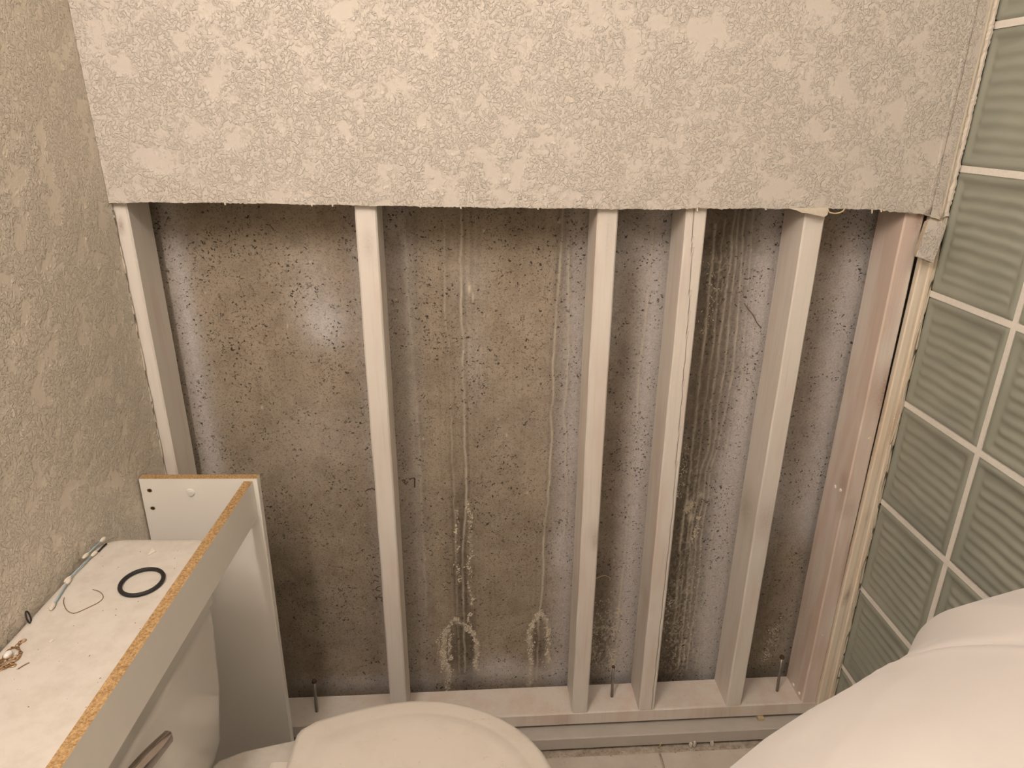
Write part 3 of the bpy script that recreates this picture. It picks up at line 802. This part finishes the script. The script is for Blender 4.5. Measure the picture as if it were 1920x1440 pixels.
# bowl, deck, seat, lid
def egg(z, back, xw, hw, front, hb, n=40, cx=0):
    """closed outline: flat back edge at x=back with half width hb, widest hw at xw, rounded nose at front"""
    up = []
    for k in range(9):
        tt = k / 8; x = back + (xw - back) * tt; h_ = hb + (hw - hb) * math.sin(tt * math.pi / 2); up.append((x, h_))
    for k in range(1, n // 2):
        a = math.pi / 2 * k / (n // 2); up.append((xw + (front - xw) * math.sin(a), hw * math.cos(a)))
    up.append((front, 0))
    c = .018
    up = [(back, hb - c), (back + c * .3, hb - c * .35)] + [(max(x, back + c), y) for x, y in up[1:]]
    return [(x, YT + y, z) for x, y in up] + [(x, YT - y, z) for x, y in up[-2::-1]]
B_ = []
for z, back, xw, hw, front, hb in ((.0, .17, .36, .105, .56, .09), (.03, .17, .36, .108, .565, .09), (.12, .19, .38, .10, .54, .085), (.22, .19, .42, .12, .60, .095), (.31, .18, .48, .165, .68, .11), (.365, .165, .50, .182, .725, .12), (.386, .165, .50, .184, .728, .122), (.3895, .17, .50, .178, .722, .118)):
    B_.append(egg(z, back, xw, hw, front, hb))
loft('bowl', B_, M['dusty'], to)
S_ = []
for z, o_ in ((.3900, -.006), (.393, .0), (.409, .0), (.413, -.005)):
    S_.append(egg(z, .312 - o_, .515, .196 + o_, .750 + o_, .146 + o_))
loft('seat', S_, M['seat'], to)
L_ = []
for z, o_ in ((.4140, -.006), (.4165, .0), (.4290, .002), (.4345, -.002), (.4365, -.008), (.4372, -.030), (.4380, -.036), (.4405, -.042), (.4412, -.060)):
    L_.append(egg(z, .308 - o_, .518, .2000 + o_, .755 + o_, .146 + o_))
loft('seat_lid', L_, M['seat'], to)
for s_ in (-1, 1):
    bm = bmesh.new(); add_box(bm, .272, .312, YT + s_ * .075 - .017, YT + s_ * .075 + .017, .3897, .418, .006); bmobj('hinge', bm, M['seat'], to, False)
# flush lever: round pivot and a tapering paddle with a lip
lev = empty('flush_lever'); lev.parent = to
lv_m = M['chrome']
disc('pivot', (.194, -.598, .676), (1, 0, 0), .015, .016, lv_m, lev, 20)
R_ = []
for tt in np.linspace(0, 1, 16):
    y = -.606 + tt * .104; z = .680 - tt * .026 + .006 * math.sin(tt * math.pi); hgt = .0115 - .0030 * tt; xo = .202 + .010 * math.sin(tt * math.pi * .5); th = .0042
    R_.append([(xo - th, y, z - hgt), (xo + th * .6, y, z - hgt), (xo + th, y, z - hgt * .75), (xo + th, y, z + hgt * .3), (xo + th * .8, y, z + hgt * .8), (xo, y, z + hgt), (xo - th, y, z + hgt)])
loft('paddle', R_, lv_m, lev)
R_ = []
for tt in np.linspace(0, 1, 10):
    y = -.566 + tt * .062; z = .6665 - tt * .0135; xo = .2135 + .003 * tt
    R_.append([(xo - .004, y, z - .007), (xo, y, z - .0075), (xo + .0012, y, z), (xo, y, z + .0035), (xo - .004, y, z + .004)])
loft('lip', R_, M['steel'], lev)

# ------------------------------------------------------------------ small things on the tank lid (top at z .7862)
ZT = .7864
def torus(name, c, rx, ry, r, m, nrm=(0, 0, 1), rot=0.0):
    q = Vector((0, 0, 1)).rotation_difference(Vector(nrm)).to_matrix(); out = []
    for k in range(56):
        a = 2 * math.pi * k / 56
        p = Vector((rx * math.cos(a) * math.cos(rot) - ry * math.sin(a) * math.sin(rot), rx * math.cos(a) * math.sin(rot) + ry * math.sin(a) * math.cos(rot), 0))
        out.append(Vector(c) + q @ p)
    return tube(name, out, r, m, None, 10, True)
o = torus('rubber_ring', (.1768, -.3680, ZT + .0030), .0290, .0310, .0030, M['rubber'], rot=.3); tag(o, 'large black rubber ring lying flat on the dusty tank lid', 'ring')
o = torus('rubber_ring', (.0585, -.4430, .7930), .0085, .0060, .0011, M['rubber'], nrm=(1, .35, .2)); tag(o, 'tiny black rubber ring leaning on the wall near the gold chain', 'ring')
def swab(a, b, label):
    A = Vector(a); B = Vector(b); e = empty('cotton_swab', a); d = B - A; L = d.length; d.normalize()
    st = tube('stick', [(0, 0, 0), tuple(d * L * .5), tuple(d * L)], .0014, M['blue'], e, 8)
    for p0, s_ in ((Vector((0, 0, 0)), 1), (d * L, -1)):
        pts = [p0 + d * s_ * k for k in np.linspace(-.0035, .011, 10)]
        tube('cotton_tip', pts, lambda s2: .0004 + .0028 * math.sin(math.pi * min(1, .12 + s2 * .86)) ** .6, M['cotton'], e, 9)
    tag(e, label, 'cotton swab', 'cotton swabs along the wall')
swab((.0675, -.2520, ZT + .0033), (.0640, -.3050, ZT + .0062), 'blue stick cotton swab at the far end of the tank lid')
swab((.0722, -.2900, ZT + .0030), (.0660, -.3620, ZT + .0045), 'blue stick cotton swab between the two others by the wall')
swab((.0680, -.3580, ZT + .0030), (.0762, -.4210, ZT + .0030), 'blue stick cotton swab touching the loop of fibre')
o = tube('hair_pin', [(.0770, -.2640, ZT + .0016), (.0752, -.2740, ZT + .0016), (.0748, -.2850, ZT + .0016)], .0015, M['rubber'], None, 8); tag(o, 'short black pin beside the far cotton swab', 'pin')
o = tube('fibre_strand', smooth_path([(x, y, ZT + .0008) for x, y in [(.1116, -.3796), (.1219, -.3838), (.1308, -.3914), (.1355, -.3999), (.134, -.4091), (.1247, -.42), (.1149, -.4295), (.1081, -.4302), (.0972, -.423), (.0855, -.4080), (.0800, -.396)]], 6), .00055, M['fibre'], None, 6)
tag(o, 'thin brown looped fibre on the tank lid', 'fibre')
o = tube('fibre_strand', smooth_path([(.0958, -.5334, ZT + .0008), (.0985, -.5291, ZT + .001), (.1005, -.526, ZT + .0008), (.1035, -.523, ZT + .0008)], 5), .0007, M['fibre'], None, 6); tag(o, 'short dark thread on the tank lid beside the gold chain', 'fibre')
def chip(name, pts, z, h, label, m='plaster', cat='plaster chip', group=None):
    n = len(pts); c = np.mean(np.array(pts), 0)
    rings = [[(x, y, z) for x, y in pts], [(x, y, z + h * (.6 + .4 * random.random())) for x, y in pts], [(c[0] + (x - c[0]) * .6, c[1] + (y - c[1]) * .6, z + h * 1.1) for x, y in pts]]
    v, f = ring_mesh(rings); o = pyobj(name, v, f, M[m]); tag(o, label, cat, group); return o
chip('plaster_chip', [(.1525, -.2765), (.1590, -.2800), (.1640, -.2880), (.1600, -.2935), (.1560, -.2980), (.1545, -.2890)], ZT, .0022, 'white triangular plaster chip on the tank lid near the panel')
chip('plaster_chip', [(.1080, -.4800), (.1120, -.4825), (.1110, -.4875), (.1070, -.4870)], ZT, .0008, 'flat pale flake on the tank lid right of the chain')
# gold chain with a pearl
ch = empty('chain_necklace', (.075, -.515, ZT)); tag(ch, 'tarnished gold chain with a pearl heaped on the tank lid', 'necklace')
lk = None
def links(path, z, step=.0049):
    global lk
    P = smooth_path([(x, y, z) for x, y in path], 10); acc = 0; i0 = 0; flip = 0
    for i in range(1, len(P)):
        acc += float(np.linalg.norm(P[i] - P[i - 1]))
        if acc >= step:
            p = Vector((P[i0] + P[i]) / 2); d = Vector(P[i] - P[i0]); a = math.atan2(d.y, d.x)
            if lk is None:
                pts = [(.0033 * math.cos(2 * math.pi * k / 14), .0019 * math.sin(2 * math.pi * k / 14), 0) for k in range(14)]
                v, f = tube_mesh(pts, .00062, 6, True); lk = bpy.data.meshes.new('link'); lk.from_pydata([tuple(q) for q in v], [], f)
                lk.materials.append(M['gold']); lk.polygons.foreach_set('use_smooth', np.ones(len(lk.polygons), dtype=bool)); lk.update()
            o = bpy.data.objects.new('link', lk); COL.objects.link(o); o.parent = ch
            o.location = p - Vector((.075, -.515, ZT)) + Vector((0, 0, .0008 + .0009 * random.random())); o.rotation_euler = (1.15 if flip else .35, random.uniform(-.2, .2), a)
            flip = 1 - flip; acc = 0; i0 = i
links([(.0745, -.545), (.0745, -.533), (.081, -.5289), (.083, -.5236), (.0851, -.5182), (.0853, -.5108), (.0815, -.5031), (.072, -.4959), (.0657, -.4975), (.0650, -.504), (.0660, -.5135), (.0680, -.5209), (.070, -.530), (.068, -.542)], ZT + .0008)
links([(.072, -.4959), (.0721, -.4891), (.0728, -.4833), (.0786, -.4816)], ZT + .0008)
links([(.0660, -.5320), (.0719, -.5266), (.0754, -.5195), (.0799, -.5161), (.0844, -.5127)], ZT + .0022)
links([(.0780, -.533), (.0825, -.5272), (.0876, -.5293), (.0881, -.5257)], ZT + .0010)
bm = bmesh.new(); bmesh.ops.create_uvsphere(bm, u_segments=16, v_segments=10, radius=.0045)
bmesh.ops.scale(bm, vec=(1, 1.5, .9), verts=bm.verts); bmesh.ops.translate(bm, vec=(.0715 - .075, -.5114 + .515, .0046), verts=bm.verts)
bmobj('pearl', bm, M['pearl'], ch, True)
# crumbs on the lid: too fine to count
bm = bmesh.new()
for _ in range(42):
    yp = random.uniform(-.60, -.25); xp = random.uniform(.02, .18); p = lw(xp, yp + .0127, ZT + .0004)
    if yp > -.25: continue
    r = random.uniform(.0003, .0008)
    m4 = Matrix.Translation(p) @ Matrix.Rotation(random.uniform(0, 3), 4, 'Z') @ Matrix.Diagonal((r * random.uniform(1, 2.2), r, r * .5, 1))
    bmesh.ops.create_icosphere(bm, subdivisions=1, radius=1.0, matrix=m4)
o = bmobj('dirt_crumbs', bm, M['crumb']); tag(o, 'fine dark crumbs scattered over the dusty tank lid', 'crumbs', kind='stuff')

# ------------------------------------------------------------------ debris on the sill and floor
o = chip('plaster_chip', [(1.190, -.030), (1.196, -.027), (1.199, -.033), (1.194, -.037)], .0002, .010, 'crumbled plaster chip on floor at the foot of the sill, largest of the three')
o = chip('plaster_chip', [(1.200, -.031), (1.205, -.029), (1.207, -.034), (1.202, -.036)], .0002, .014, 'pointed plaster chip on floor right of the crumbled one')
o = chip('plaster_chip', [(1.243, -.0300), (1.251, -.0300), (1.250, -.0365), (1.244, -.0360)], .0002, .013, 'small round plaster chip alone against the sill')
o = tube('wood_splinter', [(1.113, -.034, .003), (1.117, -.033, .009), (1.121, -.0315, .017)], .0012, M['shim'], None, 5); tag(o, 'short pale splinter leaning on the sill board', 'splinter')
bm = bmesh.new()
for _ in range(160):
    x = random.uniform(.82, 1.48); y = -.030 - abs(random.gauss(0, .007)); r = random.uniform(.0006, .0022)
    bmesh.ops.create_icosphere(bm, subdivisions=1, radius=1.0, matrix=Matrix.Translation((x, y, -.004 + r * .4 if y > -.045 else r * .3)) @ Matrix.Diagonal((r * 1.5, r, r * .7, 1)))
o = bmobj('thinset_crumbs', bm, M['thinset']); tag(o, 'gritty crumbs along the foot of the sill board', 'crumbs', kind='stuff')
# root-like threads left on the concrete
o = tube('root_thread', smooth_path([(1.2390, YC - .004, 1.078), (1.245, YC - .006, 1.070), (1.262, YC - .005, 1.052), (1.272, YC - .004, 1.036), (1.284, YC - .003, 1.024)], 5), .0011, M['fibre'], None, 5); tag(o, 'thin brown thread stuck on the dark streaked concrete bay', 'thread')
o = tube('root_thread', smooth_path([(.944, YC - .02, .397), (.965, YC - .008, .400), (.985, YC - .004, .404), (1.0, YC - .004, .396), (.998, YC - .004, .390)], 5), .0009, M['shim'], None, 5); tag(o, 'pale curled thread low in the narrow concrete bay', 'thread')

# ------------------------------------------------------------------ person in a white shirt, bent over beside the toilet
A2 = Vector((.84, -1.03, 0)); B2 = Vector((1.36, -.80, 0)); AL = (B2 - A2).length; TX = (B2 - A2) / AL; NX = Vector((-TX.y, TX.x, 0))
def at(s_, n_, z): p = A2 + TX * (s_ * AL) + NX * n_; return Vector((p.x, p.y, z))
def skin(name, pts, edges, m, parent=None, root=0, sub=2):
    me = bpy.data.meshes.new(name); me.from_pydata([tuple(p[0]) for p in pts], edges, []); me.update()
    o = link(name, me, m, parent)
    o.modifiers.new('skin', 'SKIN'); sv = me.skin_vertices[0].data
    for i, p in enumerate(pts): r = p[1]; sv[i].radius = (r, r) if not isinstance(r, tuple) else r
    for i in range(len(pts)): sv[i].use_root = (i == root)
    o.modifiers['skin'].use_smooth_shade = True
    md = o.modifiers.new('sub', 'SUBSURF'); md.levels = sub; md.render_levels = sub
    return o
pts = [(at(1.0, 0, .82), .125), (at(.75, 0, .835), .115), (at(.45, 0, .845), .125), (at(.18, 0, .85), .115), (at(.0, 0, .845), .055), (at(-.06, 0, .83), .052)]
ed = [(0, 1), (1, 2), (2, 3), (3, 4), (4, 5)]
for s_ in (-1, 1):
    k = len(pts)
    pts += [(at(1.0, s_ * .10, .72), .09), (at(.86, s_ * .12, .43), .062), (at(.98, s_ * .12, .10), .042), (at(.95, s_ * .12, .055), .042), (at(.72, s_ * .13, .035), .032)]
    ed += [(0, k), (k, k + 1), (k + 1, k + 2), (k + 2, k + 3), (k + 3, k + 4)]
    k = len(pts)
    pts += [(at(.14, s_ * .15, .83), .058), (at(.20, s_ * .20, .62), .043), (at(.50, s_ * .155, .50), .033), (at(.58, s_ * .145, .485), .026), (at(.66, s_ * .135, .475), (.040, .016))]
    ed += [(3, k), (k, k + 1), (k + 1, k + 2), (k + 2, k + 3), (k + 3, k + 4)]
    h0 = k + 4
    for q, (off, ln, r) in enumerate(((.030, .060, .0085), (.012, .072, .009), (-.006, .068, .0088), (-.024, .052, .008))):
        k2 = len(pts)
        pts += [(at(.70, s_ * .135 + off, .474), r), (at(.70 + ln * .5 / AL, s_ * .135 + off, .468), r * .95), (at(.70 + ln / AL, s_ * .135 + off * .9, .448), r * .85)]
        ed += [(h0, k2), (k2, k2 + 1), (k2 + 1, k2 + 2)]
    k2 = len(pts)
    pts += [(at(.62, s_ * .135 - s_ * .040, .474), .0105), (at(.66, s_ * .135 - s_ * .062, .464), .0095)]
    ed += [(h0 - 1, k2), (k2, k2 + 1)]
person = skin('person', pts, ed, M['skin'], None, 0)
tag(person, 'person in a white T-shirt bent over in the lower right corner', 'person')
# head, continuous with the neck, looking down to the floor
def head_mesh():
    rings = []; c = at(-.26, 0, .79); fwd = -TX; dn = Vector((0, 0, -1))
    # long axis runs from chin (low, towards hips) to crown; face looks down
    ax = (fwd * .78 + dn * .62).normalized(); face = (dn * .78 - fwd * .62).normalized(); side = NX
    n = 28
    prof = [(-.125, .040, .045, .010), (-.105, .055, .062, .018), (-.08, .064, .080, .012), (-.04, .071, .092, .004), (0, .076, .098, 0), (.04, .077, .100, -.004), (.075, .068, .088, -.008), (.10, .050, .064, -.012), (.115, .026, .034, -.014), (.119, .006, .008, -.014)]
    for (a, wx, wy, off) in prof:
        r = []
        for k in range(n):
            t_ = 2 * math.pi * k / n; f_ = math.cos(t_)
            bulge = 0
            if f_ > .92 and -.06 < a < .0: bulge = .018 * (f_ - .92) / .08
            if .6 < f_ < .9 and -.01 < a < .03: bulge = -.006
            r.append(c + ax * a + side * (wx * math.sin(t_)) + face * (wy * f_ + off + bulge))
        rings.append(r)
    v, f = ring_mesh(rings); return v, f, c, ax, face, side
v, f, hc, hax, hface, hside = head_mesh()
hd = pyobj('head', v, f, M['skin'], person, True)
for s_ in (-1, 1):
    bm = bmesh.new(); bmesh.ops.create_uvsphere(bm, u_segments=12, v_segments=8, radius=.011, matrix=Matrix.Translation(hc + hside * (s_ * .030) + hface * .086 + hax * .008)); bmobj('eye', bm, M['eye'], hd, True)
    bm = bmesh.new(); bmesh.ops.create_uvsphere(bm, u_segments=12, v_segments=8, radius=.03); bmesh.ops.scale(bm, vec=(.35, .35, 1), verts=bm.verts)
    q = Vector((0, 0, 1)).rotation_difference(hax).to_matrix().to_4x4(); bmesh.ops.transform(bm, matrix=Matrix.Translation(hc + hside * (s_ * .077) - hax * .01) @ q, verts=bm.verts); bmobj('ear', bm, M['skin'], hd, True)
tube('mouth', [hc + hax * -.066 + hface * .090 + hside * x for x in (-.024, -.012, 0, .012, .024)], .005, M['lips'], hd, 8)
hr = [p for p in v]; hv = []
for p in hr:
    d = (p - hc); a = d.dot(hax); b = d.dot(hface); hv.append(hc + d * 1.06 if True else p)
n = 28; rows = len(hr) // n; hf = []
for i in range(2, rows - 1):
    for k in range(n):
        t_ = 2 * math.pi * k / n
        lim = -.1 if i < 4 else (.35 if i < 6 else (.72 if i < 7 else 2))
        if math.cos(t_) < lim: hf.append((i * n + k, i * n + (k + 1) % n, (i + 1) * n + (k + 1) % n, (i + 1) * n + k))
pyobj('hair', hv, hf, M['hair'], person, True)
# T-shirt following the back; waist crease where the cloth bunches
RC = [(-.05, .1734), (.1, .1837), (.22, .1940), (.34, .2048), (.46, .2104), (.54, .2120), (.62, .2124), (.70, .2163), (.80, .2210), (.92, .2481), (1.1, .2352)]
rings = []; NP = 96
for s_ in np.linspace(-.10, 1.16, 150):
    far = float(np.interp(s_, [c[0] for c in RC], [c[1] for c in RC])); nearr = .185 + .02 * max(0, s_ - .5)
    cap = 1.0
    if s_ < .03: cap = math.sqrt(max(.16, 1 - ((.03 - s_) / .14) ** 2))
    if s_ > 1.10: cap = math.sqrt(max(.2, 1 - ((s_ - 1.10) / .075) ** 2))
    zc = .83 - .02 * max(0, s_ - .5); row = []
    for k in range(NP):
        ph = 2 * math.pi * k / NP; cs, sn = math.cos(ph), math.sin(ph)
        a = far if cs > 0 else nearr
        b = .165 if sn > 0 else .150
        phd = math.degrees(ph) if ph < math.pi else math.degrees(ph) - 360
        g_ = math.exp(-((phd - 34) / 30) ** 2)
        q_ = s_ - .700 - .0040 * (phd - 34)
        cr = -.0110 * math.exp(-(q_ / .018) ** 2) * g_
        cr += .0038 * math.exp(-((q_ + .040) / .024) ** 2) * g_
        cr += .0013 * math.sin(phd * .42 + s_ * 13.0) * math.exp(-((s_ - .46) / .20) ** 2) * math.exp(-((phd - 40) / 22) ** 2)
        cr += .0022 * math.sin(phd * .14 - s_ * 5.0) * math.exp(-((s_ - .40) / .25) ** 2) * math.exp(-((phd - 50) / 30) ** 2)
        cr += .0018 * math.sin(s_ * 26 + phd * .05) * math.exp(-((phd - 100) / 50) ** 2)
        a += cr; b += cr * .8
        p = at(s_, a * cs * cap, zc + b * sn * cap); row.append(p)
    rings.append(row)
v, f = ring_mesh(rings); shirt = pyobj('shirt', v, f, M['shirt'], person, True)
for s_ in (-1, 1):
    R_ = []
    for tt in np.linspace(0, 1, 10):
        c0 = at(.15, s_ * .105, .87).lerp(at(.19, s_ * .205, .68), tt); r = .078 - .008 * tt
        R_.append([c0 + TX * (r * math.cos(a)) + NX * (r * .85 * math.sin(a)) for a in np.linspace(0, 2 * math.pi, 24, endpoint=False)])
    v, f = ring_mesh(R_); pyobj('sleeve', v, f, M['shirt'], shirt, True)
tp = [(at(1.0, 0, .80), .135)]; te = []
for s_ in (-1, 1):
    k = len(tp); tp += [(at(1.0, s_ * .10, .70), .108), (at(.86, s_ * .12, .43), .078), (at(.975, s_ * .12, .13), .060), (at(.97, s_ * .12, .08), .060)]
    te += [(0, k), (k, k + 1), (k + 1, k + 2), (k + 2, k + 3)]
skin('trousers', tp, te, M['denim'], person, 0)
for s_ in (-1, 1):
    R_ = []
    for (u_, hw, hh) in ((1.05, .030, .04), (1.0, .040, .085), (.92, .043, .085), (.82, .044, .065), (.70, .047, .050), (.62, .042, .042), (.585, .025, .030)):
        R_.append([at(u_, s_ * .125 + hw * math.cos(a), max(.0, hh * .5 + hh * .5 * math.sin(a))) for a in np.linspace(0, 2 * math.pi, 18, endpoint=False)])
    v, f = ring_mesh(R_); pyobj('shoe', v, f, M['shoe'], person, True)

# ------------------------------------------------------------------ vanity light on the left wall, beside the camera
vl = left_frame('vanity_light'); tag(vl, 'wall lamp bar with four round frosted globes above the vanity', 'lamp')
box('back_plate', .0005, .030, -1.52, -.86, 1.985, 2.095, M['chrome'], vl, .006)
for k in range(4):
    y = -1.43 + k * .16
    tube('arm', [(.028, y, 2.04), (.07, y, 2.04), (.115, y, 2.04)], .016, M['chrome'], vl, 14)
    bm = bmesh.new(); bmesh.ops.create_uvsphere(bm, u_segments=24, v_segments=16, radius=.052, matrix=Matrix.Translation((.160, y, 2.04)))
    bmobj('globe', bm, M['lamp'], vl, True)

# ------------------------------------------------------------------ unseen dome added on the ceiling as fill light
dl = empty('fill_light', (1.16, -1.36, ZC)); tag(dl, 'added fill light on the ceiling, out of view, shaped as a frosted dome', 'lamp')
R_ = []
for a_ in np.linspace(0, 1, 10):
    R_.append([(.165 * math.cos(a_ * math.pi / 2 * .97) * math.cos(t_), .165 * math.cos(a_ * math.pi / 2 * .97) * math.sin(t_), -.022 - .075 * math.sin(a_ * math.pi / 2)) for t_ in np.linspace(0, 2 * math.pi, 32, endpoint=False)])
v, f = ring_mesh(R_); pyobj('dome', v, f, M['dome'], dl, True)
R_ = [[(r * math.cos(t_), r * math.sin(t_), z) for t_ in np.linspace(0, 2 * math.pi, 32, endpoint=False)] for r, z in ((.175, -.0005), (.175, -.020), (.168, -.024))]
v, f = ring_mesh(R_); pyobj('rim', v, f, M['chrome'], dl)
